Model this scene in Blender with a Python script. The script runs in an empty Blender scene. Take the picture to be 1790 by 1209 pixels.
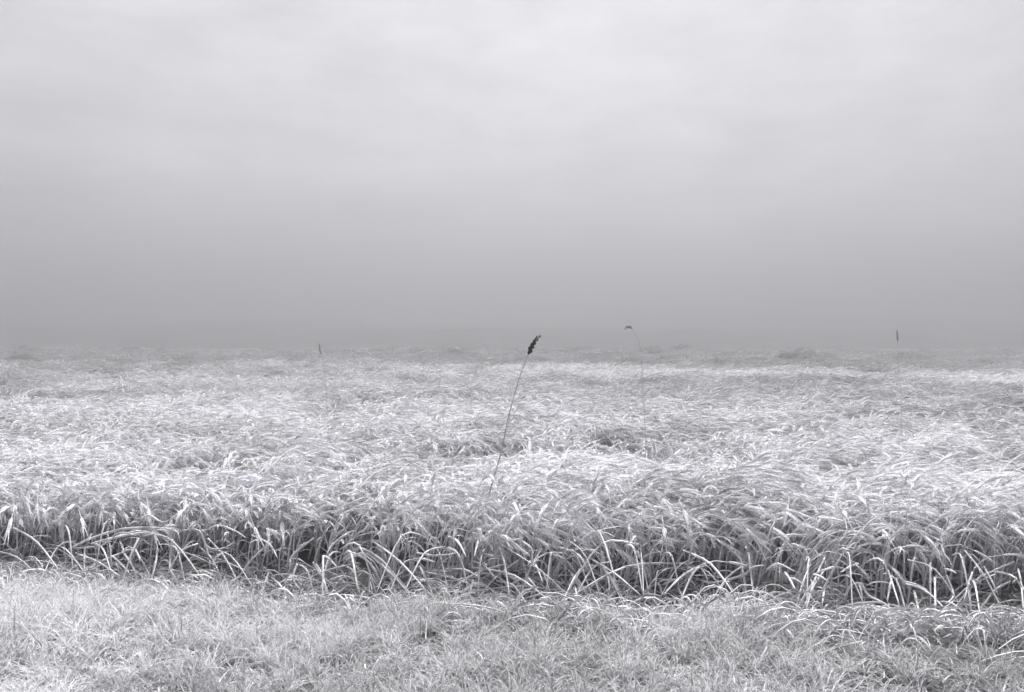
import bpy, math, random
import numpy as np
from mathutils import Vector

R = math.radians
sc = bpy.context.scene
COL = sc.collection
rng = random.Random(11)
nrg = np.random.default_rng(5)

# ------------------------------------------------------------------ camera
EYE = 1.30                       # eye height above the verge
FPX = 1500.0                     # focal length in photograph pixels (1790 wide)
cam_d = bpy.data.cameras.new('camera')
cam = bpy.data.objects.new('camera', cam_d)
COL.objects.link(cam)
cam.location = (0, 0, EYE)
cam.rotation_euler = (R(90), 0, 0)
cam_d.sensor_width = 36
cam_d.lens = 36 * FPX / 1790
cam_d.clip_start = 0.05
cam_d.clip_end = 6000
sc.camera = cam

# ------------------------------------------------------------------ sky and sun
SUN_EL, SUN_AZ = R(68), R(6)     # behind the mist, ahead and a little to the right
w = bpy.data.worlds.new('World')
sc.world = w
w.use_nodes = True
nt = w.node_tree
nt.nodes.clear()
N = nt.nodes.new
sky = N('ShaderNodeTexSky')
sky.sky_type = 'NISHITA'
sky.sun_disc = False
sky.sun_elevation = SUN_EL
sky.sun_rotation = SUN_AZ
sky.air_density = 1.0
sky.dust_density = 3.0
sky.ozone_density = 1.0
bw = N('ShaderNodeHueSaturation')
bw.inputs['Saturation'].default_value = 0.04
tc = N('ShaderNodeTexCoord')
mp = N('ShaderNodeMapping')
mp.inputs['Scale'].default_value = (1.0, 1.0, 3.2)
n1 = N('ShaderNodeTexNoise')
n1.inputs['Scale'].default_value = 7.0
n1.inputs['Detail'].default_value = 7.0
n1.inputs['Roughness'].default_value = 0.62
n1.inputs['Distortion'].default_value = 0.0
mr = N('ShaderNodeMapRange')
mr.inputs['From Min'].default_value = 0.3
mr.inputs['From Max'].default_value = 0.7
mr.inputs['To Min'].default_value = 0.80
mr.inputs['To Max'].default_value = 1.17
mul = N('ShaderNodeVectorMath')
mul.operation = 'SCALE'
tint = N('ShaderNodeVectorMath')
tint.operation = 'MULTIPLY'
tint.inputs[1].default_value = (1.0, 0.998, 1.032)
bg = N('ShaderNodeBackground')
bg.inputs['Strength'].default_value = 0.060
wo = N('ShaderNodeOutputWorld')
L = nt.links.new
L(sky.outputs['Color'], bw.inputs['Color'])
L(tc.outputs['Generated'], mp.inputs['Vector'])
L(mp.outputs['Vector'], n1.inputs['Vector'])
L(n1.outputs['Fac'], mr.inputs['Value'])
L(bw.outputs['Color'], mul.inputs[0])
L(mr.outputs['Result'], mul.inputs['Scale'])
L(mul.outputs['Vector'], tint.inputs[0])
L(tint.outputs['Vector'], bg.inputs['Color'])
L(bg.outputs['Background'], wo.inputs['Surface'])

sun_d = bpy.data.lights.new('sun', 'SUN')
sun_d.energy = 3.8
sun_d.angle = R(12)
sun_d.color = (1.0, 0.985, 0.97)
sun = bpy.data.objects.new('sun', sun_d)
COL.objects.link(sun)
sdir = Vector((math.sin(SUN_AZ) * math.cos(SUN_EL), math.cos(SUN_AZ) * math.cos(SUN_EL), math.sin(SUN_EL)))
sun.rotation_euler = (-sdir).to_track_quat('-Z', 'Y').to_euler()

vs = sc.view_settings
vs.view_transform = 'Standard'
vs.look = 'None'
vs.exposure = 1.03
vs.gamma = 1.0
vs.use_curve_mapping = False
sc.cycles.use_denoising = True
sc.cycles.max_bounces = 12
sc.cycles.diffuse_bounces = 9
sc.cycles.transmission_bounces = 8
sc.cycles.volume_bounces = 1


# ------------------------------------------------------------------ helpers
def tag(o, label=None, cat=None, group=None, kind=None):
    if label: o['label'] = label
    if cat: o['category'] = cat
    if group: o['group'] = group
    if kind: o['kind'] = kind
    return o


def mesh_obj(name, verts, faces, mats, parent=None, midx=None, smooth=False, link=True):
    me = bpy.data.meshes.new(name)
    me.from_pydata([tuple(v) for v in verts], [], faces)
    for m in (mats if isinstance(mats, (list, tuple)) else [mats]):
        me.materials.append(m)
    if midx is not None:
        me.polygons.foreach_set('material_index', np.array(midx, dtype=np.int32))
    if smooth:
        me.polygons.foreach_set('use_smooth', np.ones(len(me.polygons), dtype=bool))
    me.update()
    o = bpy.data.objects.new(name, me)
    if link: COL.objects.link(o)
    if parent: o.parent = parent
    return o


def empty(name, loc, rz=0.0):
    o = bpy.data.objects.new(name, None)
    o.empty_display_size = 0.05
    o.location = loc
    o.rotation_euler = (0, 0, rz)
    COL.objects.link(o)
    return o


_lat = np.random.default_rng(99).random((256, 256))


def vnoise(x, y):
    x = np.asarray(x, float); y = np.asarray(y, float)
    xi = np.floor(x).astype(int); yi = np.floor(y).astype(int)
    fx = x - xi; fy = y - yi
    fx = fx * fx * (3 - 2 * fx); fy = fy * fy * (3 - 2 * fy)
    a = _lat[xi % 256, yi % 256]; b = _lat[(xi + 1) % 256, yi % 256]
    c = _lat[xi % 256, (yi + 1) % 256]; d = _lat[(xi + 1) % 256, (yi + 1) % 256]
    return (a * (1 - fx) + b * fx) * (1 - fy) + (c * (1 - fx) + d * fx) * fy


def edge_y(x):
    """where the standing crop begins"""
    return 4.80 - 0.125 * np.clip(x, -4, 4) + 0.24 * (vnoise(np.asarray(x) * 1.7 + 31, 3.3) - 0.5) + 0.16 * (vnoise(np.asarray(x) * 5.3 + 7, 9.1) - 0.5)


def ground_z(x, y):
    x = np.asarray(x, float); y = np.asarray(y, float)
    e = edge_y(x)
    near = np.exp(-((np.hypot(x, y - 4) / 14.0) ** 2))
    z = near * (0.05 * (vnoise(x * 2.1, y * 2.1) - 0.5) + 0.03 * (vnoise(x * 7 + 9, y * 7) - 0.5) + 0.022 * (vnoise(x * 17 + 2, y * 17) - 0.5))
    z += -0.125 * (.55 + .9 * vnoise(x * 1.9 + 3, 1.0)) * np.exp(-(((y - e + 0.30) / 0.22) ** 2)) * np.exp(-(x / 9.0) ** 2)      # furrow along the crop edge
    z += (1.7 * (vnoise(x / 46 + 4, y / 46 + 8) - 0.5) + .5 * (vnoise(x / 13 + 4, y / 13 + 8) - 0.5)) * np.clip((y - 25) / 90, 0, 1)
    return z


# ------------------------------------------------------------------ materials
def new_mat(name):
    m = bpy.data.materials.new(name)
    m.use_nodes = True
    t = m.node_tree
    t.nodes.clear()
    return m, t


def straw_mat(name, dark, light, transl=0.3, scale=60.0, rough=0.8, inst=False, stretch=(1, 1, .12)):
    """dry plant fibre: colour varies from piece to piece and streaks along the blade"""
    m, t = new_mat(name)
    nn = t.nodes.new
    out = nn('ShaderNodeOutputMaterial')
    oi = nn('ShaderNodeObjectInfo')
    tc = nn('ShaderNodeTexCoord')
    mp = nn('ShaderNodeMapping'); mp.inputs['Scale'].default_value = stretch
    no = nn('ShaderNodeTexNoise'); no.inputs['Scale'].default_value = scale; no.inputs['Detail'].default_value = 3
    mix = nn('ShaderNodeMix'); mix.data_type = 'RGBA'
    mix.inputs['A'].default_value = (*dark, 1); mix.inputs['B'].default_value = (*light, 1)
    ad = nn('ShaderNodeMath'); ad.operation = 'ADD'
    sb = nn('ShaderNodeMath'); sb.operation = 'MULTIPLY_ADD'; sb.inputs[1].default_value = 0.7; sb.inputs[2].default_value = -0.35
    hs = nn('ShaderNodeMapRange'); hs.inputs['From Min'].default_value = 0.3; hs.inputs['From Max'].default_value = 0.7
    t.links.new(tc.outputs['Object'], mp.inputs['Vector'])
    t.links.new(mp.outputs['Vector'], no.inputs['Vector'])
    t.links.new(no.outputs['Fac'], hs.inputs['Value'])
    if inst:
        at = nn('ShaderNodeAttribute'); at.attribute_type = 'INSTANCER'; at.attribute_name = 'tone'
        t.links.new(at.outputs['Fac'], sb.inputs[0])
    else:
        t.links.new(oi.outputs['Random'], sb.inputs[0])
    t.links.new(hs.outputs['Result'], ad.inputs[0])
    t.links.new(sb.outputs['Value'], ad.inputs[1])
    ad.use_clamp = True
    t.links.new(ad.outputs['Value'], mix.inputs['Factor'])
    p = nn('ShaderNodeBsdfPrincipled')
    p.inputs['Roughness'].default_value = rough
    p.inputs['Specular IOR Level'].default_value = 0.2
    t.links.new(mix.outputs['Result'], p.inputs['Base Color'])
    if transl > 0:
        tr = nn('ShaderNodeBsdfTranslucent')
        ms = nn('ShaderNodeMixShader'); ms.inputs['Fac'].default_value = transl
        t.links.new(mix.outputs['Result'], tr.inputs['Color'])
        t.links.new(p.outputs['BSDF'], ms.inputs[1])
        t.links.new(tr.outputs['BSDF'], ms.inputs[2])
        t.links.new(ms.outputs['Shader'], out.inputs['Surface'])
    else:
        t.links.new(p.outputs['BSDF'], out.inputs['Surface'])
    return m


def G(v, b=1.025):
    return (v * 0.995, v * 0.995, v * b)


M_STEM = straw_mat('stem_straw', G(.60), G(.86), .2)
M_LEAF = straw_mat('leaf_blade', G(.36), G(.68), .4, 90)
M_EAR = straw_mat('ear_husk', G(.60), G(.88), .35, 140, stretch=(1, 1, 1))
M_ISTEM = straw_mat('crop_stem', G(.44), G(.84), .2, inst=True)
M_ILEAF = straw_mat('crop_leaf', G(.20), G(.72), .4, inst=True)
M_IEAR = straw_mat('crop_ear', G(.34), G(.92), .35, 140, inst=True, stretch=(1, 1, 1))
M_FALL = straw_mat('fallen_straw', G(.50), G(.92), .2, 22)
M_DARKEAR = straw_mat('silhouette_ear', G(.035), G(.10), .05, 200, stretch=(1, 1, 1))  # backlit silhouette against the mist, put into the ear's dark colour
M_GREYEAR = straw_mat('mist_faint_ear', G(.26), G(.40), .1, 200, stretch=(1, 1, 1))  # mid-grey colour stands in for heads faded by mist
M_GREYSTEM = straw_mat('mist_faint_stem', G(.46), G(.62), .1)  # pale grey keeps these stems faint, mist put into the colour
M_DARKSTEM = straw_mat('silhouette_stem', G(.40), G(.58), .1)  # backlit silhouette toned into the stem, paler than its ear
M_LITTER = straw_mat('chopped_straw', G(.14), G(.86), .15, 9.0, stretch=(1, 1, 1))
M_GRASS = straw_mat('verge_grass', G(.26), G(.82), .4, inst=True)


def soil_mat(name, c0, c1, c2, s=3.0, bump=0.6, bs=18.0):
    m, t = new_mat(name)
    nn = t.nodes.new
    out = nn('ShaderNodeOutputMaterial'); p = nn('ShaderNodeBsdfPrincipled')
    p.inputs['Roughness'].default_value = 0.95; p.inputs['Specular IOR Level'].default_value = 0.15
    tc = nn('ShaderNodeTexCoord')
    a = nn('ShaderNodeTexNoise'); a.inputs['Scale'].default_value = s; a.inputs['Detail'].default_value = 8; a.inputs['Roughness'].default_value = .65
    r = nn('ShaderNodeValToRGB')
    r.color_ramp.elements[0].position = .32; r.color_ramp.elements[0].color = (*c0, 1)
    r.color_ramp.elements[1].position = .70; r.color_ramp.elements[1].color = (*c2, 1)
    e = r.color_ramp.elements.new(.5); e.color = (*c1, 1)
    b = nn('ShaderNodeTexNoise'); b.inputs['Scale'].default_value = bs; b.inputs['Detail'].default_value = 9; b.inputs['Roughness'].default_value = .7
    bu = nn('ShaderNodeBump'); bu.inputs['Strength'].default_value = bump; bu.inputs['Distance'].default_value = 0.060
    t.links.new(tc.outputs['Object'], a.inputs['Vector']); t.links.new(tc.outputs['Object'], b.inputs['Vector'])
    t.links.new(a.outputs['Fac'], r.inputs['Fac']); t.links.new(r.outputs['Color'], p.inputs['Base Color'])
    t.links.new(b.outputs['Fac'], bu.inputs['Height']); t.links.new(bu.outputs['Normal'], p.inputs['Normal'])
    t.links.new(p.outputs['BSDF'], out.inputs['Surface'])
    return m


M_SOIL = soil_mat('dry_soil', G(.16), G(.24), G(.34), 9.0, 1.0, 45.0)
M_FAR = soil_mat('far_crop', G(.09), G(.14), G(.22), .35, .8, 2.5)  # base colour darkened so the field's end melts into the haze
M_HILL = soil_mat('far_hillside', G(.03), G(.06), G(.12), .045, .9, .25)


# ------------------------------------------------------------------ setting: ground, far field, hillside
def sheet(name, xs, ys, zf, mat):
    X, Y = np.meshgrid(xs, ys)
    Z = zf(X, Y)
    v = np.stack([X.ravel(), Y.ravel(), Z.ravel()], 1)
    nx, ny = len(xs), len(ys)
    f = [(j * nx + i, j * nx + i + 1, (j + 1) * nx + i + 1, (j + 1) * nx + i) for j in range(ny - 1) for i in range(nx - 1)]
    return mesh_obj(name, v, f, mat, smooth=True)


def spaced(a, b, core0, core1, step, grow):
    out = list(np.arange(core0, core1 + 1e-6, step))
    s, x = step, core1
    while x < b:
        s *= grow; x = min(x + s, b); out.append(x)
    s, x, lo = step, core0, []
    while x > a:
        s *= grow; x = max(x - s, a); lo.append(x)
    return np.array(lo[::-1] + out)


tag(sheet('ground', spaced(-900, 900, -5, 5, .05, 1.12), spaced(-250, 900, 1.8, 6.5, .05, 1.12), ground_z, M_SOIL), kind='structure')


def canopy_h(x, y):
    x = np.asarray(x, float); y = np.asarray(y, float)
    h = 0.425 - 0.010 * np.clip(x, -3, 3) * np.clip(1.6 - y / 10, 0, 1)
    h = h + 0.10 * (vnoise(x * .55 + 3, y * .8) - .5) + 0.10 * (vnoise(x * 2.2, y * 3.0 + 7) - .5)
    return np.clip(h + .34 * np.clip((y - 22) / 25, 0, 1) * (vnoise(x * .8 + 6, y * .55) - .5) + 2.6 * np.clip((y - 30) / 25, 0, 1) * np.clip(vnoise(x * .45 + 77, y * .3 + 5) - .80, 0, 1), .22, 1.2)


tag(sheet('distant_field', spaced(-880, 880, -200, 200, 4.0, 1.2), spaced(95, 880, 95, 320, 4.0, 1.15),
          lambda X, Y: ground_z(X, Y) + .30 + .10 * vnoise(X * .4, Y * .4) - .25 * (Y < 97), M_FAR), kind='structure')


def hill_z(X, Y):
    t = np.clip((Y - 190) / 650, 0, 1)
    k = np.clip((Y - 190) / 120, 0, 1)
    z = 30 * t + 9 * k * (vnoise(X / 150 + 2.2, Y / 200) - .5) + 4 * t * np.exp(-((X - 90) / 200) ** 2)
    z = z + k * (2.4 * (vnoise(X / 12, Y / 14) - .5) + 1.6 * (vnoise(X / 4, Y / 6) - .5)) - 2.0 * (1 - k)
    return np.minimum(z, 37)


tag(sheet('hillside', np.linspace(-860, 860, 430), np.linspace(190, 870, 150), hill_z, M_HILL), kind='structure')


# ------------------------------------------------------------------ plant geometry
class Geo:
    def __init__(s):
        s.v, s.f, s.m = [], [], []

    def tube(s, pts, rad, sides=3, mat=0, cap=True):
        pts = [Vector(p) for p in pts]
        n = len(pts); b0 = len(s.v)
        up = Vector((0.13, 0.97, 0.21))
        for i, p in enumerate(pts):
            d = (pts[min(i + 1, n - 1)] - pts[max(i - 1, 0)]).normalized()
            a = d.cross(up)
            if a.length < 1e-4: a = d.cross(Vector((1, 0, 0)))
            a.normalize(); c = d.cross(a)
            r = rad[i] if isinstance(rad, (list, tuple)) else rad
            for k in range(sides):
                t = 2 * math.pi * k / sides
                s.v.append(p + a * (r * math.cos(t)) + c * (r * math.sin(t)))
        for i in range(n - 1):
            for k in range(sides):
                k2 = (k + 1) % sides
                s.f.append((b0 + i * sides + k, b0 + i * sides + k2, b0 + (i + 1) * sides + k2, b0 + (i + 1) * sides + k)); s.m.append(mat)
        if cap:
            s.f.append(tuple(b0 + (n - 1) * sides + k for k in range(sides))); s.m.append(mat)
            s.f.append(tuple(b0 + k for k in reversed(range(sides)))); s.m.append(mat)

    def ribbon(s, pts, wid, side, mat=1, fold=0.0):
        """a leaf blade: two strips folded along the midrib"""
        pts = [Vector(p) for p in pts]; n = len(pts); b0 = len(s.v)
        side = Vector(side).normalized()
        for i, p in enumerate(pts):
            d = (pts[min(i + 1, n - 1)] - pts[max(i - 1, 0)]).normalized()
            a = side - d * side.dot(d)
            a.normalize()
            u = d.cross(a)
            wv = wid[i]
            s.v += [p - a * wv + u * fold * wv, p, p + a * wv + u * fold * wv]
        for i in range(n - 1):
            q = b0 + i * 3
            s.f += [(q, q + 1, q + 4, q + 3), (q + 1, q + 2, q + 5, q + 4)]; s.m += [mat, mat]

    def tri(s, a, b, c, mat):
        k = len(s.v); s.v += [a, b, c]; s.f.append((k, k + 1, k + 2)); s.m.append(mat)

    def build(s, name, mats, parent=None, link=True, smooth=False):
        return mesh_obj(name, s.v, s.f, mats, parent, s.m, smooth, link)


def stalk_path(r, h, th0, bend, az, segs=6, power=2.4):
    """stem that rises steeply and bows over near the top; returns points and end direction"""
    pts = [Vector((0, 0, 0))]; L = h / segs
    wob = r.uniform(-.12, .12)
    for i in range(segs):
        t = (i + 1) / segs
        phi = th0 + bend * t ** power
        a = az + wob * math.sin(3 * t)
        d = Vector((math.sin(phi) * math.cos(a), math.sin(phi) * math.sin(a), math.cos(phi)))
        pts.append(pts[-1] + d * L)
    zmax = max(p.z for p in pts)
    k = h / max(zmax, 1e-3)
    pts = [p * k for p in pts]
    return pts, phi, a


def add_ear(g, r, p0, phi, az, length, width, awns, awn_len, rings=5, sides=4, mat=2, awn_w=.0016, amat=None, droop=.5):
    amat = mat if amat is None else amat
    pts = [p0]; dirs = []
    for i in range(rings):
        ph = phi + droop * (i / rings)
        d = Vector((math.sin(ph) * math.cos(az), math.sin(ph) * math.sin(az), math.cos(ph)))
        pts.append(pts[-1] + d * (length / rings)); dirs.append(d)
    n = len(pts)
    rad = []
    for i in range(n):
        t = i / (n - 1)
        q = (math.sin(math.pi * min(1, .12 + .88 * t) ** .75)) * .85 + .12
        if rings > 6: q *= (1.0 if i % 2 else .72)
        rad.append(max(.12, q) * width)
    g.tube(pts, rad, sides, mat)
    ga = g
    for k in range(awns):
        i = 1 + (k * (n - 2)) // max(awns, 1)
        d = dirs[min(i, len(dirs) - 1)]
        a = d.cross(Vector((.2, .5, .84))).normalized(); b = d.cross(a)
        t = r.uniform(0, 6.283); sp = r.uniform(.10, .34)
        o = a * math.cos(t) + b * math.sin(t)
        s = a * math.sin(t) - b * math.cos(t)
        q = pts[i] + o * width * .6
        e = q + (d + o * sp).normalized() * awn_len * r.uniform(.7, 1.1) + Vector((0, 0, -.012))
        yield_tri(ga, q - s * awn_w, q + s * awn_w, e, amat)
    return pts


def yield_tri(g, a, b, c, m):
    g.tri(a, b, c, m)


def add_leaf(g, r, base, az, length, width, rise, droop, mat=1, segs=5):
    pts = [base]; d0 = rise
    for i in range(segs):
        ph = d0 + droop * ((i + 1) / segs) ** 1.3
        d = Vector((math.sin(ph) * math.cos(az), math.sin(ph) * math.sin(az), math.cos(ph)))
        pts.append(pts[-1] + d * (length / segs))
    prof = [.55, 1, 1, .85, .55, .08]
    g.ribbon(pts, [width * .5 * prof[min(i, 5)] for i in range(len(pts))], (-math.sin(az), math.cos(az), r.uniform(-.5, .5)), mat, r.uniform(.1, .5))


WIND = -0.25          # the crop leans to the right and a little towards the verge


# ------------------------------------------------------------------ geometry-node scatter for what nobody could count
def scatter(name, P, rot, scl, idx, tone, protos, label, cat):
    me = bpy.data.meshes.new(name)
    me.vertices.add(len(P))
    me.vertices.foreach_set('co', np.asarray(P, np.float32).ravel())
    for an, ty, dat, key in (('rot', 'FLOAT_VECTOR', rot, 'vector'), ('scl', 'FLOAT_VECTOR', scl, 'vector'), ('pick', 'INT', idx, 'value'), ('tone', 'FLOAT', tone, 'value')):
        a = me.attributes.new(an, ty, 'POINT')
        a.data.foreach_set(key, np.asarray(dat, np.int32 if ty == 'INT' else np.float32).ravel())
    o = bpy.data.objects.new(name, me)
    COL.objects.link(o)
    pc = bpy.data.collections.new(name + '_kinds')
    for i, p in enumerate(protos):
        p.name = '%s_piece_%02d' % (name, i)
        p['kind'] = 'stuff'
        pc.objects.link(p)
    gt = bpy.data.node_groups.new(name + '_scatter', 'GeometryNodeTree')
    gt.interface.new_socket('Geometry', in_out='INPUT', socket_type='NodeSocketGeometry')
    gt.interface.new_socket('Geometry', in_out='OUTPUT', socket_type='NodeSocketGeometry')
    nn = gt.nodes.new
    gi, go = nn('NodeGroupInput'), nn('NodeGroupOutput')
    ci = nn('GeometryNodeCollectionInfo')
    ci.inputs['Collection'].default_value = pc
    ci.inputs['Separate Children'].default_value = True
    ci.inputs['Reset Children'].default_value = True
    ip = nn('GeometryNodeInstanceOnPoints')
    ip.inputs['Pick Instance'].default_value = True

    def attr(n, ty):
        q = nn('GeometryNodeInputNamedAttribute'); q.data_type = ty; q.inputs['Name'].default_value = n
        return q.outputs['Attribute']
    er = nn('FunctionNodeEulerToRotation')
    gt.links.new(attr('rot', 'FLOAT_VECTOR'), er.inputs[0])
    gt.links.new(gi.outputs[0], ip.inputs['Points'])
    gt.links.new(ci.outputs[0], ip.inputs['Instance'])
    gt.links.new(attr('pick', 'INT'), ip.inputs['Instance Index'])
    gt.links.new(er.outputs[0], ip.inputs['Rotation'])
    gt.links.new(attr('scl', 'FLOAT_VECTOR'), ip.inputs['Scale'])
    gt.links.new(ip.outputs[0], go.inputs[0])
    md = o.modifiers.new('scatter', 'NODES')
    md.node_group = gt
    tag(o, label, cat, kind='stuff')
    return o


# ------------------------------------------------------------------ the standing crop as one mass
def crop_clump(seed, n, spread, rings=4, awns=8):
    r = random.Random(seed)
    g = Geo()
    for k in range(n):
        b = Vector((r.gauss(0, spread), r.gauss(0, spread), 0))
        az = WIND + r.gauss(0, .55)
        h = r.uniform(.80, 1.12)
        pts, phi, a = stalk_path(r, h * .42, r.uniform(.02, .22), r.uniform(.9, 2.0), az)
        pts = [p + b for p in pts]
        g.tube(pts, [.0032, .003, .0028, .0025, .0022, .002, .0018], 3, 0, False)
        add_ear(g, r, pts[-1], phi, a, r.uniform(.08, .12), r.uniform(.008, .0115), awns, r.uniform(.08, .13), rings, 4, 2, .0032)
        for q in range(2):
            i = r.choice((2, 3, 4))
            add_leaf(g, r, pts[i], WIND + r.gauss(0, 1.0), r.uniform(.12, .24), r.uniform(.010, .019), r.uniform(.3, .9), r.uniform(.6, 1.8), 1, 4)
    return g.build('clump', [M_ISTEM, M_ILEAF, M_IEAR], link=False)


clumps = [crop_clump(100 + i, 12, .085) for i in range(14)]

P, RO, SC, ID, TO = [], [], [], [], []


def in_track(x, y):
    # two wheel tracks running across the far left of the field
    for y0 in (44.0, 51.0):
        yc = y0 + .12 * (x + 20)
        if abs(y - yc) < 2.2 and -26.5 < x < -16.5: return True
    return False


def lodge(x, y):
    return np.clip((vnoise(np.asarray(x) * .8 + 50, np.asarray(y) * .9 + 3) - .56) / .22, 0, 1)


def sow(d0, d1, dens, size, margin=.75):
    area = .5 * (d1 * d1 - d0 * d0) * 2 * margin
    n = int(area * dens)
    u = nrg.random(n); d = np.sqrt(d0 * d0 + u * (d1 * d1 - d0 * d0))
    x = (nrg.random(n) * 2 - 1) * margin * d
    keep = d > edge_y(x) + .20
    x, d = x[keep], d[keep]
    gz = ground_z(x, d); ch = canopy_h(x, d)
    cl = vnoise(x * 6 + 11, d * 6 + 3)
    tn = .5 + .6 * (vnoise(x * .16 + 40, d * .35 + 9) - .5) + .75 * (vnoise(x * 3 + 1, d * 3 + 6) - .5) + nrg.normal(0, .12, len(x))
    tn += .42 * np.clip((14 - d) / 8, 0, 1)
    far = np.clip((d - 18) / 12, 0, 1)
    tn += .9 * far * (vnoise(x * .07 + 12, d * .22 + 33) - .5)
    tn -= .80 * np.clip((d - 20 - 8 * vnoise(x * .12, d * .2)) / 26, 0, 1)  # haze put into the tone: crop darkens with distance to merge with it
    yaw = .9 * (vnoise(x * .7 + 70, d * .7 + 20) - .5) + nrg.normal(0, .25, len(x))
    ld = lodge(x, d)
    for i in range(len(x)):
        if d[i] > 30 and in_track(x[i], d[i]): tn[i] = -.2; ch[i] *= .6
        s = ch[i] / .42 * (.86 + .3 * cl[i])
        P.append((x[i], d[i], gz[i]))
        RO.append((.42 * ld[i] + nrg.normal(0, .09), .10 + .35 * ld[i] + nrg.normal(0, .11), yaw[i]))
        SC.append((size, size, s))
        ID.append(int(nrg.integers(len(clumps))))
        TO.append(min(1, max(0, tn[i])))


sow(4.3, 9, 27, 1.2)
sow(9, 22, 18, 1.4)
sow(22, 50, 9, 1.8)
sow(50, 110, 4, 2.4)
scatter('standing_grain', P, RO, SC, ID, TO, clumps, 'misty mass of pale bearded grain leaning over behind the front row', 'grain crop')


# ------------------------------------------------------------------ front row: single stalks with stem, leaves and ear
def stalk_proto(seed, upright):
    r = random.Random(seed)
    H = r.uniform(.38, .46)
    az = WIND + r.gauss(0, .7)
    pts, phi, a = stalk_path(r, H, r.uniform(-.03, .08), r.uniform(.2, .8) if upright else r.uniform(.8, 1.9), az, 8, 3.6)
    st = Geo(); st.tube(pts, [.0052, .005, .0048, .0045, .0042, .0038, .0034, .003, .0026], 5, 0)
    for i in (2, 5):                                   # nodes on the straw
        st.tube([pts[i] - Vector((0, 0, .004)), pts[i], pts[i] + Vector((0, 0, .004))], [.0046, .0068, .0046], 5, 0)
    er = Geo(); aw = Geo()
    tmp = Geo()
    add_ear(tmp, r, pts[-1], phi, a, r.uniform(.075, .10), r.uniform(.0075, .0095), 0, 0, 9, 6, 0)
    er = tmp
    tmp2 = Geo()
    add_ear(tmp2, r, pts[-1], phi, a, .085, .008, 18, r.uniform(.08, .12), 9, 3, 0, .0014)
    nb = (9 + 1) * 3
    aw.v = tmp2.v[nb:]; k = 0
    for k in range(18):
        aw.f.append((k * 3, k * 3 + 1, k * 3 + 2)); aw.m.append(0)
    lv = []
    for q in range(r.choice((1, 2, 2))):
        g = Geo(); i = (3, 5)[q]
        add_leaf(g, r, pts[i], r.uniform(0, 6.28), r.uniform(.13, .26), r.uniform(.007, .012), r.uniform(.15, .7), r.uniform(.8, 2.2), 0, 5)
        lv.append(g)
    return dict(stem=st.build('stem', M_STEM, link=False, smooth=True), ear=er.build('ear', M_EAR, link=False, smooth=True),
                awn=aw.build('awn_tuft', M_EAR, link=False), leaves=[g.build('leaf', M_LEAF, link=False) for g in lv], H=H)


bent = [stalk_proto(300 + i, False) for i in range(12)]
upright = [stalk_proto(400 + i, True) for i in range(5)]


def place_stalk(x, y, h, proto, rz, label, group, tilt=(0, 0), girth=1.0):
    o = empty('grain_stalk', (x, y, float(ground_z(x, y)) - .01), rz)
    k = h / proto['H']
    o.scale = (girth, girth, k)
    o.rotation_euler = (tilt[0], tilt[1], rz)
    tag(o, label, 'grain stalk', group)
    for key in ('stem', 'ear'):
        c = proto[key].copy(); COL.objects.link(c); c.parent = o
        if key == 'ear':
            a = proto['awn'].copy(); COL.objects.link(a); a.parent = c
    for lf in proto['leaves']:
        c = lf.copy(); COL.objects.link(c); c.parent = o
    return o


def px(x, y, d):
    return Vector(((x - 895) / FPX * d, d, EYE - (y - 604.5) / FPX * d))


_unit = 'first second third fourth fifth sixth seventh eighth ninth tenth eleventh twelfth thirteenth fourteenth fifteenth sixteenth seventeenth eighteenth nineteenth'.split()
ORD = list(_unit)
for _t, _o in (('twenty', 'twentieth'), ('thirty', 'thirtieth'), ('forty', 'fortieth'), ('fifty', 'fiftieth'), ('sixty', 'sixtieth'), ('seventy', 'seventieth'), ('eighty', 'eightieth'), ('ninety', 'ninetieth')):
    ORD += [_o] + [_t + '-' + u for u in _unit[:9]]
LAB_ROW = 'pale grain stalk standing upright in the front row along the crop edge'
GRP_ROW = 'stalks standing along the front edge of the crop'
# stalks that stand out one by one in the photograph: pixel of foot, pixel of bend
stand = [(1580, 1016, 850), (1540, 1016, 930), (1504, 1018, 932), (1529, 1011, 934), (1393, 1006, 925), (1453, 1026, 945), (1353, 998, 922),
         (1315, 991, 922), (1158, 982, 912), (995, 991, 890), (989, 990, 905), (1029, 1015, 925), (1135, 990, 905), (1253, 1015, 935), (1268, 1000, 925),
         (1650, 1010, 925), (1625, 1000, 935), (1098, 990, 915), (1060, 1000, 912), (960, 1000, 905), (930, 1010, 915), (262, 965, 860), (130, 975, 858),
         (150, 980, 862), (190, 975, 866), (170, 980, 855), (300, 970, 872), (500, 985, 880), (515, 985, 885), (570, 980, 880), (665, 985, 880),
         (690, 985, 885), (720, 980, 885), (805, 990, 890), (790, 990, 885), (1200, 1000, 915), (1480, 1020, 930)]
n_row = 0
stand = [stand[0]] + sorted(stand[1:])
for i, (fx, fy, ty) in enumerate(stand):
    X = (fx - 895) / FPX * 4.75
    d = float(edge_y(X)) + rng.uniform(-.04, .05)
    X = (fx - 895) / FPX * d
    top = EYE - (ty - 604.5) / FPX * d
    tall = (i == 0)
    lab = 'tallest straight pale stalk of the front row, a white line above its neighbours' if tall else 'straight pale stalk standing clear of the front row, %s such stalk from the left' % ORD[i - 1]
    place_stalk(X, d, max(.26, top) + .02, rng.choice(upright if i % 3 else bent), rng.uniform(-.6, .6), lab, None if tall else GRP_ROW, (rng.gauss(0, .03), rng.gauss(.02, .04)), 1.15)
    n_row += 1
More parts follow.
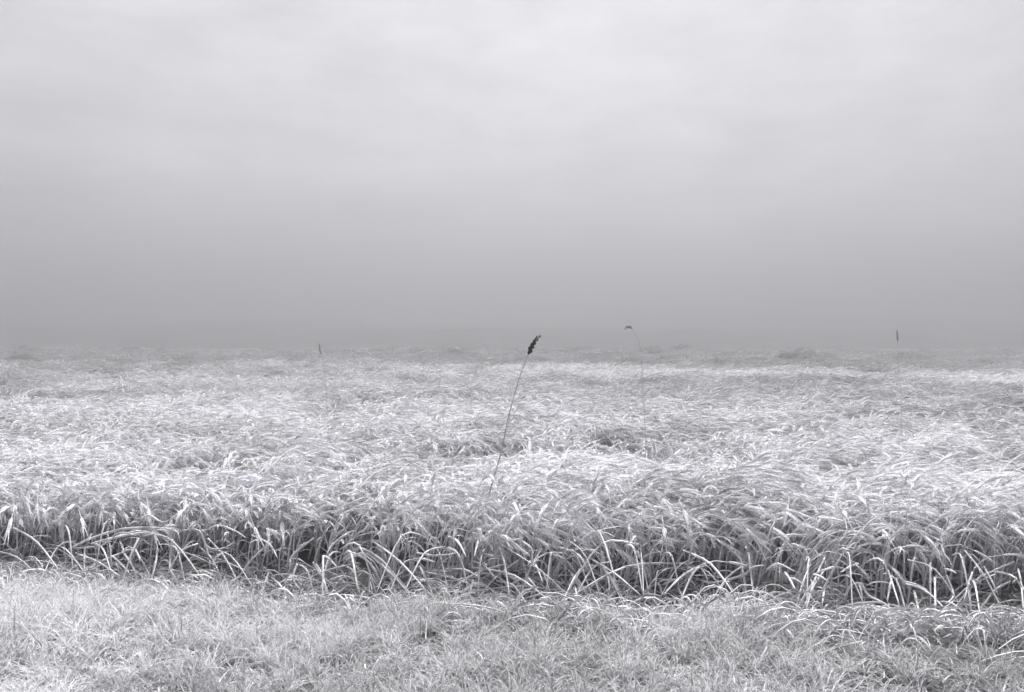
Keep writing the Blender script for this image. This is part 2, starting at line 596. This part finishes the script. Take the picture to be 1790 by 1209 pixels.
while n_row < 290:
    X = rng.uniform(-3.35, 3.35)
    d = float(edge_y(X)) + max(-.08, rng.gauss(.08, .11))
    lg = float(lodge(X, d))
    h = float(canopy_h(X, d)) * rng.uniform(.66, 1.12)
    bow = rng.random() < .72
    at = 895 + X / d * FPX
    where = next(t for lim, t in ((120, 'beyond the straw mat at the far left'), (430, 'behind the straw mat over the hollow'), (600, 'between the hollow and the thick arched straw'),
                                  (780, 'behind the thick arched straw'), (960, 'at the foot of the dark eared stalk'), (1180, 'just right of the dark eared stalk'),
                                  (1340, 'behind the kneed straw'), (1470, 'between the kneed straw and the sheaf'), (1650, 'behind the swept sheaf'), (9999, 'beyond the sheaf at the far right')) if at < lim)
    lab = '%s %s pale stalk in front row, %s' % ('tall' if h > .40 else 'short', 'bowed' if bow else 'straight', where)
    place_stalk(X, d, h, rng.choice(bent if bow else upright), rng.gauss(0, .6), lab, GRP_ROW, (rng.gauss(.03, .08) + .4 * lg * rng.random(), rng.gauss(.05, .11) + .4 * lg * rng.uniform(-.6, 1)), rng.uniform(.85, 1.15))
    n_row += 1

# ------------------------------------------------------------------ tall lone ears above the crop
def lone_stalk(label, pts, r0, ear_len, ear_w, dark, bend=0.0, leaf=True, awns=10):
    base = pts[0]
    o = empty('tall_grain_stalk', base)
    loc = [p - base for p in pts]
    sm = []
    for i in range(len(loc) - 1):                    # Catmull-Rom
        p0, p1, p2, p3 = loc[max(i - 1, 0)], loc[i], loc[i + 1], loc[min(i + 2, len(loc) - 1)]
        for k in range(5):
            t = k / 5
            sm.append(.5 * ((2 * p1) + (p2 - p0) * t + (2 * p0 - 5 * p1 + 4 * p2 - p3) * t * t + (3 * p1 - p0 - 3 * p2 + p3) * t ** 3))
    sm.append(loc[-1])
    n = len(sm)
    g = Geo(); g.tube(sm, [r0 * (1 - .45 * i / n) for i in range(n)], 6, 0)
    for i in (n // 3, 2 * n // 3):
        q = (sm[i + 1] - sm[i]).normalized() * .006
        g.tube([sm[i] - q, sm[i], sm[i] + q], [r0 * .85, r0 * 1.35, r0 * .85], 6, 0)
    ms, me_ = (M_DARKSTEM, M_DARKEAR) if dark else (M_GREYSTEM, M_GREYEAR)
    g.build('stem', ms, o, smooth=True)
    d = (sm[-1] - sm[-2]).normalized()
    phi = math.acos(max(-1, min(1, d.z))); az = math.atan2(d.y, d.x)
    r = random.Random(hash(label) % 1000 if False else len(label))
    e = Geo(); add_ear(e, r, sm[-1] - d * .003, phi, az, ear_len, ear_w, 0, 0, 13, 7, 0, droop=bend)
    ear = e.build('ear', me_, o, smooth=True)
    # two rows of spikelets and their awns
    pos = sm[-1]
    for k in range(9):
        t = (k + .7) / 9.6
        c = pos + Vector((math.sin(phi + bend * t) * math.cos(az), math.sin(phi + bend * t) * math.sin(az), math.cos(phi + bend * t))) * ear_len * t
        dd = Vector((math.sin(phi + bend * t) * math.cos(az), math.sin(phi + bend * t) * math.sin(az), math.cos(phi + bend * t)))
        sd = dd.cross(Vector((0, 1, 0))).normalized() * (1 if k % 2 else -1)
        sp = Geo(); w_ = ear_w * (1.0 - .45 * t)
        sp.tube([c, c + dd * .006 + sd * w_ * .8, c + dd * .014 + sd * w_ * .95, c + dd * .022 + sd * w_ * .5], [.001, w_ * .55, w_ * .5, .0008], 5, 0)
        s_ = sp.build('spikelet', me_, ear, smooth=True)
    a = Geo()
    for k in range(awns):
        t = .25 + .7 * k / awns
        dd = Vector((math.sin(phi + bend * t) * math.cos(az), math.sin(phi + bend * t) * math.sin(az), math.cos(phi + bend * t)))
        c = pos + dd * ear_len * t
        sd = Vector((r.uniform(-1, 1), r.uniform(-1, 1), r.uniform(-1, 1))) * .16
        s = dd.cross(Vector((0, 1, 0))).normalized() * .0009
        a.tri(c - s, c + s, c + (dd + sd).normalized() * ear_len * .38, 0)
    a.build('awn_tuft', me_, ear)
    if leaf:
        lf = Geo(); i = n // 2
        add_leaf(lf, r, sm[i], -.3, .16, .009, .5, 1.9, 0, 6)
        lf.build('leaf', ms, o)
    tag(o, label, 'grain stalk', 'lone stalks rising above the crop')
    return o


def up_path(pixels, d0, d1):
    n = len(pixels)
    out = [px(x, y, d0 + (d1 - d0) * i / (n - 1)) for i, (x, y) in enumerate(pixels)]
    return out


pp = up_path([(846, 905), (856, 860), (876, 790), (890, 724), (908, 660), (924, 618)], 4.95, 4.85)
foot = Vector((pp[0].x - .03, 4.95, float(ground_z(pp[0].x, 4.95))))
lone_stalk('tall thin stalk leaning to its dark ear, alone above the misty crop', [foot] + pp, .0042, .118, .0125, True, .18, leaf=False)
pp = up_path([(1575, 700), (1571, 640), (1569, 596)], 7.4, 7.3)
lone_stalk('faint upright ear poking into the mist near the photo\'s right side', [Vector((pp[0].x + .02, 7.4, 0))] + pp, .0022, .10, .0070, False, .22, awns=8, leaf=False)
pp = up_path([(1128, 760), (1124, 680), (1120, 612), (1112, 585), (1104, 574)], 6.6, 6.5)
lone_stalk('hooked stalk whose drooping ear shows small against the mist', [Vector((pp[0].x, 6.6, 0))] + pp, .003, .062, .0085, False, .9, leaf=False, awns=8)
pp = up_path([(575, 760), (570, 690), (566, 640), (561, 618)], 6.8, 6.7)
lone_stalk('short grey stalk just topping the crop among its bowed heads', [Vector((pp[0].x + .02, 6.8, 0))] + pp, .002, .075, .0065, False, -.15, awns=8, leaf=False)


# ------------------------------------------------------------------ fallen and bowed straws along the crop edge
def smooth_path(p, sub=4):
    if len(p) == 2:
        mid = (p[0] + p[1]) * .5 + Vector((0, 0, .006)); p = [p[0], mid, p[1]]
    out = []
    for i in range(len(p) - 1):
        p0, p1, p2, p3 = p[max(i - 1, 0)], p[i], p[i + 1], p[min(i + 2, len(p) - 1)]
        for k in range(sub):
            t = k / sub
            out.append(.5 * ((2 * p1) + (p2 - p0) * t + (2 * p0 - 5 * p1 + 4 * p2 - p3) * t * t + (3 * p1 - p0 - 3 * p2 + p3) * t ** 3))
    out.append(p[-1])
    return out


def straw(pixels, label, group=None, d_off=(-.12, -.36), rad=.0058, name='fallen_straw', leafy=False):
    q = []
    n = len(pixels)
    for i, (x, y) in enumerate(pixels):
        t = i / (n - 1)
        X = (x - 895) / FPX * 4.55
        d = float(edge_y(X)) + d_off[0] + (d_off[1] - d_off[0]) * t
        p = px(x, y, d)
        gz = float(ground_z(p.x, p.y)) + .008
        if p.z < gz:                                   # rests on the ground in front
            d = (EYE - gz) / ((y - 604.5) / FPX)
            p = px(x, y, d)
            p.z = float(ground_z(p.x, p.y)) + .008
        q.append(p)
    s = smooth_path(q)
    base = s[-1].copy()
    o = empty(name, base)
    loc = [p - base for p in s]
    m = len(loc)
    g = Geo(); g.tube(loc, [rad * (.45 + .55 * min(1, 2.2 * (1 - i / (m - 1))) * (.75 + .25 * min(1, 4 * i / (m - 1)))) for i in range(m)], 5, 0)
    g.build('straw_stem', M_FALL, o, smooth=True)
    i = m // 2
    dirv = (loc[i + 1] - loc[i]).normalized() * .005
    g = Geo(); g.tube([loc[i] - dirv, loc[i], loc[i] + dirv], [rad * .95, rad * 1.4, rad * .95], 6, 0)
    g.build('node', M_STEM, o, smooth=True)
    if leafy:
        g = Geo(); r = random.Random(int(base.x * 1000))
        add_leaf(g, r, loc[m // 3], r.uniform(0, 6.28), r.uniform(.08, .15), .011, r.uniform(.7, 1.4), r.uniform(.5, 1.2), 0, 5)
        g.build('leaf', M_LEAF, o)
    tag(o, label, 'straw', group)
    return o


GL = 'bowed straws over the hollow at the photo\'s left'
GM = 'straws fallen in the middle of the crop edge'
GR = 'straws crossing at the foot of the stalks on the photo\'s right'


def shape_word(pl):
    (x0, y0), (x1, y1) = pl[0], pl[-1]
    ln = math.hypot(x1 - x0, y1 - y0)
    size = 'short' if ln < 34 else 'long' if ln > 60 else 'middling'
    if len(pl) > 2 and min(p[1] for p in pl[1:-1]) < min(y0, y1) - 3: return size + ' arched'
    if abs(x1 - x0) > 2.2 * abs(y1 - y0): return size + ' level'
    if abs(x1 - x0) < .35 * abs(y1 - y0): return size + ' upright'
    return size + (' right-sloping' if (x1 - x0) * (y1 - y0) > 0 else ' left-sloping')


def straws(pls, where, group):
    pls = sorted(pls, key=lambda p: sum(q[0] for q in p) / len(p))
    for k, pl in enumerate(pls):
        straw(pl, '%s pale straw, %s from the left among those %s' % (shape_word(pl), ORD[k], where), group, rad=rng.uniform(.0050, .0068),
              d_off=(rng.uniform(-.25, -.06), rng.uniform(-.42, -.2)), leafy=rng.random() < .3)




LL, LM, LR = 'over the earth hollow', 'in the mid crop edge', 'right of the lone ear'
straw([(600, 978), (627, 958), (662, 975), (687, 1002), (711, 1029), (718, 1056)], 'thick white straw arching down over the dark earth pocket in the middle', rad=.0075)
straw([(612, 972), (640, 967), (668, 988), (694, 1013), (714, 1036)], 'second white straw close under the thick arch by the earth pocket', rad=.0062)
straw([(301, 942), (297, 982), (303, 1007), (325, 1026), (356, 1026)], 'white hook-shaped straw standing in the hollow, foot curling right', rad=.0075)
straw([(1291, 967), (1298, 996), (1302, 1047), (1273, 1086)], 'long pale straw with a sharp knee, standing before the front row', rad=.0070)
straw([(1226, 1015), (1249, 1018), (1296, 1006), (1317, 991), (1335, 988)], 'straw lying nearly level and crossing the kneed straw', rad=.0068)
straw([(869, 1015), (896, 1022), (915, 1047), (936, 1069)], 'sagging straw running down to the grass below the lone ear', rad=.0068)
straw([(1478, 1044), (1486, 1024), (1504, 1020), (1518, 1040), (1547, 1055), (1566, 1075)], 'thick humped straw above the swept sheaf at the bottom', rad=.0070)
straw([(121, 960), (150, 945), (188, 931), (219, 924), (265, 922), (306, 927), (315, 947)], 'long straw arched right over the hollow, topmost of its mat', rad=.0072, d_off=(-.18, -.22))
straw([(844, 880), (846, 900), (850, 915), (860, 924)], 'short broad white blade under the foot of the lone stalk', rad=.008, d_off=(-.03, -.05))
straws(([(310, 962), (339, 971), (381, 991)], [(355, 966), (392, 981), (432, 998)], [(195, 953), (192, 996)], [(195, 971), (228, 1004)], [(210, 947), (217, 967)],
           [(223, 955), (237, 962), (245, 980)], [(328, 1004), (346, 1011)], [(345, 998), (374, 1005)], [(128, 958), (179, 953), (208, 931), (237, 936)],
           [(241, 915), (259, 900), (285, 913), (310, 900)], [(319, 927), (348, 927), (363, 956), (390, 958), (410, 947)], [(365, 924), (383, 918), (410, 927), (430, 940)],
           [(148, 958), (147, 1000)], [(180, 948), (240, 928), (300, 940)], [(215, 965), (232, 990), (240, 1015)], [(275, 958), (272, 985), (262, 1020)],
           [(160, 950), (215, 936), (270, 932), (298, 952)], [(420, 1005), (396, 1030)], [(470, 1000), (455, 1045)], [(475, 1010), (500, 1035)], [(440, 935), (470, 950), (485, 975)]), LL, GL)
straws(([(618, 966), (640, 978), (655, 996), (664, 1018)], [(598, 987), (616, 996), (624, 1016), (629, 1038)], [(567, 971), (589, 991)], [(547, 982), (560, 1004), (586, 1024)],
           [(480, 1020), (513, 1040)], [(607, 933), (582, 951), (571, 969)], [(549, 940), (511, 971), (507, 993), (496, 1022)], [(728, 966), (764, 971), (800, 966)], [(724, 976), (760, 982)],
           [(733, 989), (751, 1026), (760, 1053)], [(717, 978), (717, 1004), (711, 1024)], [(687, 1018), (695, 1055), (707, 1087)], [(780, 995), (811, 995), (838, 1009)],
           [(825, 980), (849, 991), (869, 1015)], [(785, 938), (800, 946), (815, 973)], [(838, 940), (829, 973)], [(827, 1013), (816, 1062)], [(784, 1031), (816, 1038)],
           [(915, 947), (931, 966), (918, 1024)], [(920, 1007), (942, 1035)], [(933, 980), (949, 1018)], [(865, 951), (898, 944), (915, 940)], [(964, 969), (986, 976), (1009, 1004)],
           [(1015, 1053), (1035, 1038), (1053, 1038), (1078, 1053)], [(1051, 986), (1062, 1006), (1066, 1035)], [(745, 1000), (790, 1010), (820, 1020)], [(770, 1052), (805, 1048), (830, 1062)],
           [(520, 985), (512, 1010), (524, 1030)], [(640, 1040), (655, 1065)], [(880, 1050), (850, 1080)]), LM, GM)
straws(([(1122, 982), (1109, 1026)], [(1123, 982), (1133, 1033)], [(1151, 1020), (1158, 1040)], [(1186, 991), (1222, 998)], [(1158, 1022), (1193, 1011)], [(1196, 1007), (1216, 1024)],
           [(1268, 1031), (1284, 1058)], [(1324, 1026), (1307, 1080)], [(1104, 1064), (1124, 1087)], [(1116, 1046), (1133, 1038), (1156, 1042)], [(1100, 1046), (1135, 1062)], [(1342, 1053), (1378, 1035)],
           [(1333, 1060), (1357, 1071)], [(1422, 1004), (1455, 993)], [(1422, 1004), (1446, 1015)], [(1405, 1031), (1429, 1058)], [(1427, 1015), (1413, 1031), (1393, 1071), (1411, 1087)],
           [(1442, 1026), (1437, 1058)], [(1580, 1016), (1622, 1031)], [(1560, 1006), (1551, 1051)], [(1598, 1033), (1606, 1069)], [(1655, 1006), (1667, 1040), (1653, 1055)],
           [(1650, 995), (1672, 1002)], [(1604, 1080), (1629, 1060)], [(1230, 1040), (1250, 1075), (1265, 1092)], [(1372, 1000), (1390, 1030)], [(1340, 995), (1360, 985), (1388, 998)],
           [(1500, 985), (1470, 1000)], [(1700, 1000), (1685, 1050)], [(1720, 990), (1745, 1040)], [(1200, 1040), (1212, 1075)]), LR, GR)
for k, pl in enumerate(([(1451, 1073), (1482, 1058), (1516, 1053), (1544, 1053)], [(1453, 1073), (1498, 1073), (1538, 1066)], [(1489, 1073), (1544, 1073), (1580, 1086), (1616, 1098)],
                        [(1460, 1068), (1520, 1066), (1570, 1082), (1604, 1104)], [(1496, 1078), (1540, 1088), (1580, 1106)], [(1490, 1084), (1530, 1096), (1566, 1112)], [(1510, 1062), (1560, 1068), (1604, 1084), (1640, 1102)],
                        [(1470, 1064), (1528, 1060), (1578, 1074), (1622, 1096)], [(1480, 1070), (1536, 1070), (1588, 1090), (1628, 1110)], [(1500, 1066), (1552, 1076), (1596, 1096), (1626, 1118)],
                        [(1474, 1076), (1522, 1080), (1560, 1096), (1590, 1120)], [(1506, 1058), (1566, 1064), (1620, 1080), (1660, 1096)], [(1440, 1078), (1500, 1062), (1556, 1070), (1600, 1090)],
                        [(1486, 1090), (1520, 1104), (1545, 1118)], [(1394, 1086), (1425, 1082), (1447, 1080)])):
    straw(pl, 'long pale straw of the swept sheaf at bottom right, %s from its upper end' % ORD[k], 'swept sheaf of straws', rad=rng.uniform(.0062, .0085), d_off=(-.25, -.45))

spill_x = sorted(rng.uniform(-3.2, 3.2) for _ in range(90))
for k, X in enumerate(spill_x):
    E = float(edge_y(X))
    fx = 895 + X / E * FPX
    a = rng.gauss(0, 70)
    y0 = 604.5 + (EYE - rng.uniform(.05, .24)) / E * FPX
    y1 = 604.5 + (EYE - .0) / (E - rng.uniform(.2, .55)) * FPX
    straw([(fx, y0), (fx + a * .5, y0 + (y1 - y0) * rng.uniform(-.1, .42)), (fx + a, y1)], 'thin pale straw spilled from crop onto verge, %s such straw from the left' % ORD[k],
          'straws spilled onto the verge', rad=rng.uniform(.0036, .0066), d_off=(rng.uniform(-.2, .0), rng.uniform(-.55, -.25)), leafy=rng.random() < .5)

# ------------------------------------------------------------------ verge: short grass and chopped straw, too fine to count
def grass_tuft(seed, n=18):
    r = random.Random(seed); g = Geo()
    for k in range(n):
        b = Vector((r.gauss(0, .03), r.gauss(0, .03), -.004))
        add_leaf(g, r, b, r.uniform(0, 6.283), r.uniform(.05, .17), r.uniform(.0035, .009), r.uniform(.3, 1.3), r.uniform(.3, 2.2), 0, 5)
    return g.build('tuft', [M_GRASS], link=False)


def long_tuft(seed):
    r = random.Random(seed); g = Geo()
    for k in range(26):
        b = Vector((r.gauss(0, .022), r.gauss(0, .022), -.004))
        add_leaf(g, r, b, r.uniform(0, 6.283), r.uniform(.12, .26), r.uniform(.003, .006), r.uniform(.05, .6), r.uniform(.5, 2.0), 0, 5)
    return g.build('tuft', [M_GRASS], link=False)


tufts = [grass_tuft(700 + i) for i in range(10)] + [long_tuft(750 + i) for i in range(4)]
n = 12000
x = nrg.uniform(-3.6, 3.6, n); y = nrg.uniform(2.1, 4.9, n)
e = edge_y(x)
patch = vnoise(x * 1.3 + 5, y * 1.9 + 2)
ramp = np.clip((y - (e - .84 - .14 * np.clip(x, -1, 2) + .36 * (vnoise(x * 2.3 + 17, y * 2.3) - .3))) / .14, 0, 1)
lim = np.clip(.55 - .10 * np.clip(x, -2, 2) + (patch - .5) * 1.5, .22, 1) * (1 - .96 * ramp)
keep = nrg.random(n) < lim
x, y = x[keep], y[keep]
xm = nrg.uniform(-3.5, 3.5, 260); ym = edge_y(xm) - nrg.uniform(.10, .80, 260)      # half-high growth along the margin
n_margin = 260
x, y = np.concatenate([x, xm]), np.concatenate([y, ym])
m = len(x)
scatter('grass', np.stack([x, y, ground_z(x, y)], 1), np.stack([nrg.normal(0, .15, m), nrg.normal(0, .15, m), nrg.uniform(0, 6.28, m)], 1),
        np.repeat((.45 + .5 * nrg.random(m) * (.6 + .9 * vnoise(x * 1.6 + 22, y * 1.6)))[:, None], 3, 1), np.where((np.arange(m) < m - n_margin) & (nrg.random(m) < .86 - .5 * (vnoise(x * 2.2 + 3, y * 2.2 + 60) > .66)), nrg.integers(0, 10, m), nrg.integers(10, 14, m)), np.clip(.34 - .10 * np.clip(x, -2, 2) + .9 * (vnoise(x * 1.1 + 8, y * 2) - .5) + nrg.normal(0, .22, m), 0, 1),
        tufts, 'short pale grass covering the verge in front of the crop', 'grass')

g = Geo()
for k in range(5200):
    X = rng.uniform(-3.6, 3.6); Y = rng.uniform(2.2, 5.0)
    e_ = float(edge_y(X))
    if Y > e_ + .25: continue
    z = float(ground_z(X, Y)) + rng.uniform(.004, .035)
    l = rng.uniform(.03, .14); a = rng.gauss(0, .9)
    dv = Vector((math.cos(a), math.sin(a), rng.gauss(0, .18))) * l
    p = Vector((X, Y, z))
    g.tube([p, p + dv * .5 + Vector((0, 0, rng.uniform(0, .012))), p + dv], rng.uniform(.0018, .0036), 3, 0)
for k in range(2700):                                   # the tangle of bent straws between crop and verge
    X = rng.uniform(-3.5, 3.5); E = float(edge_y(X))
    Y = E - .38 - .08 * max(-1, min(2, X)) + rng.gauss(0, .22)
    if Y > E + .1: continue
    z = float(ground_z(X, Y)) + rng.uniform(.0, .05)
    l = rng.uniform(.10, .40); a = rng.uniform(0, 6.283)
    ux, uy = math.cos(a), .6 * math.sin(a)
    hgt = rng.uniform(.0, .17) * (1 - .5 * abs(math.sin(a)))
    dz = rng.gauss(0, .025)
    pts = []
    for q in range(6):
        t = q / 5
        p = Vector((X + ux * l * t, Y + uy * l * t, z + hgt * 4 * t * (1 - t) * (1 - .3 * t) + dz * t))
        p.z = max(p.z, float(ground_z(p.x, p.y)) + .003)
        pts.append(p)
    r_ = rng.uniform(.0018, .0056)
    g.tube(pts, [r_, r_, r_, r_ * .9, r_ * .7, r_ * .4], 3, 0)
tag(g.build('straw_litter', M_LITTER), 'chopped pale straw littering the ground between grass and crop', 'straw litter', kind='stuff')

# ------------------------------------------------------------------ haze: the ground mist
hz = mesh_obj('haze', [(X, Y, Z) for Z in (-4.0, 41.0) for Y in (-300, 920) for X in (-920, 920)],
              [(0, 2, 3, 1), (4, 5, 7, 6), (0, 1, 5, 4), (2, 6, 7, 3), (0, 4, 6, 2), (1, 3, 7, 5)], [])
mh, t = new_mat('mist')
o_ = t.nodes.new('ShaderNodeOutputMaterial')
pv = t.nodes.new('ShaderNodeVolumePrincipled')
pv.inputs['Color'].default_value = (.84, .838, .858, 1)
pv.inputs['Density'].default_value = 0.0068
pv.inputs['Anisotropy'].default_value = 0.85
t.links.new(pv.outputs['Volume'], o_.inputs['Volume'])
hz.data.materials.append(mh)
tag(hz, 'pale grey ground mist hanging over the whole field', 'mist', kind='stuff')
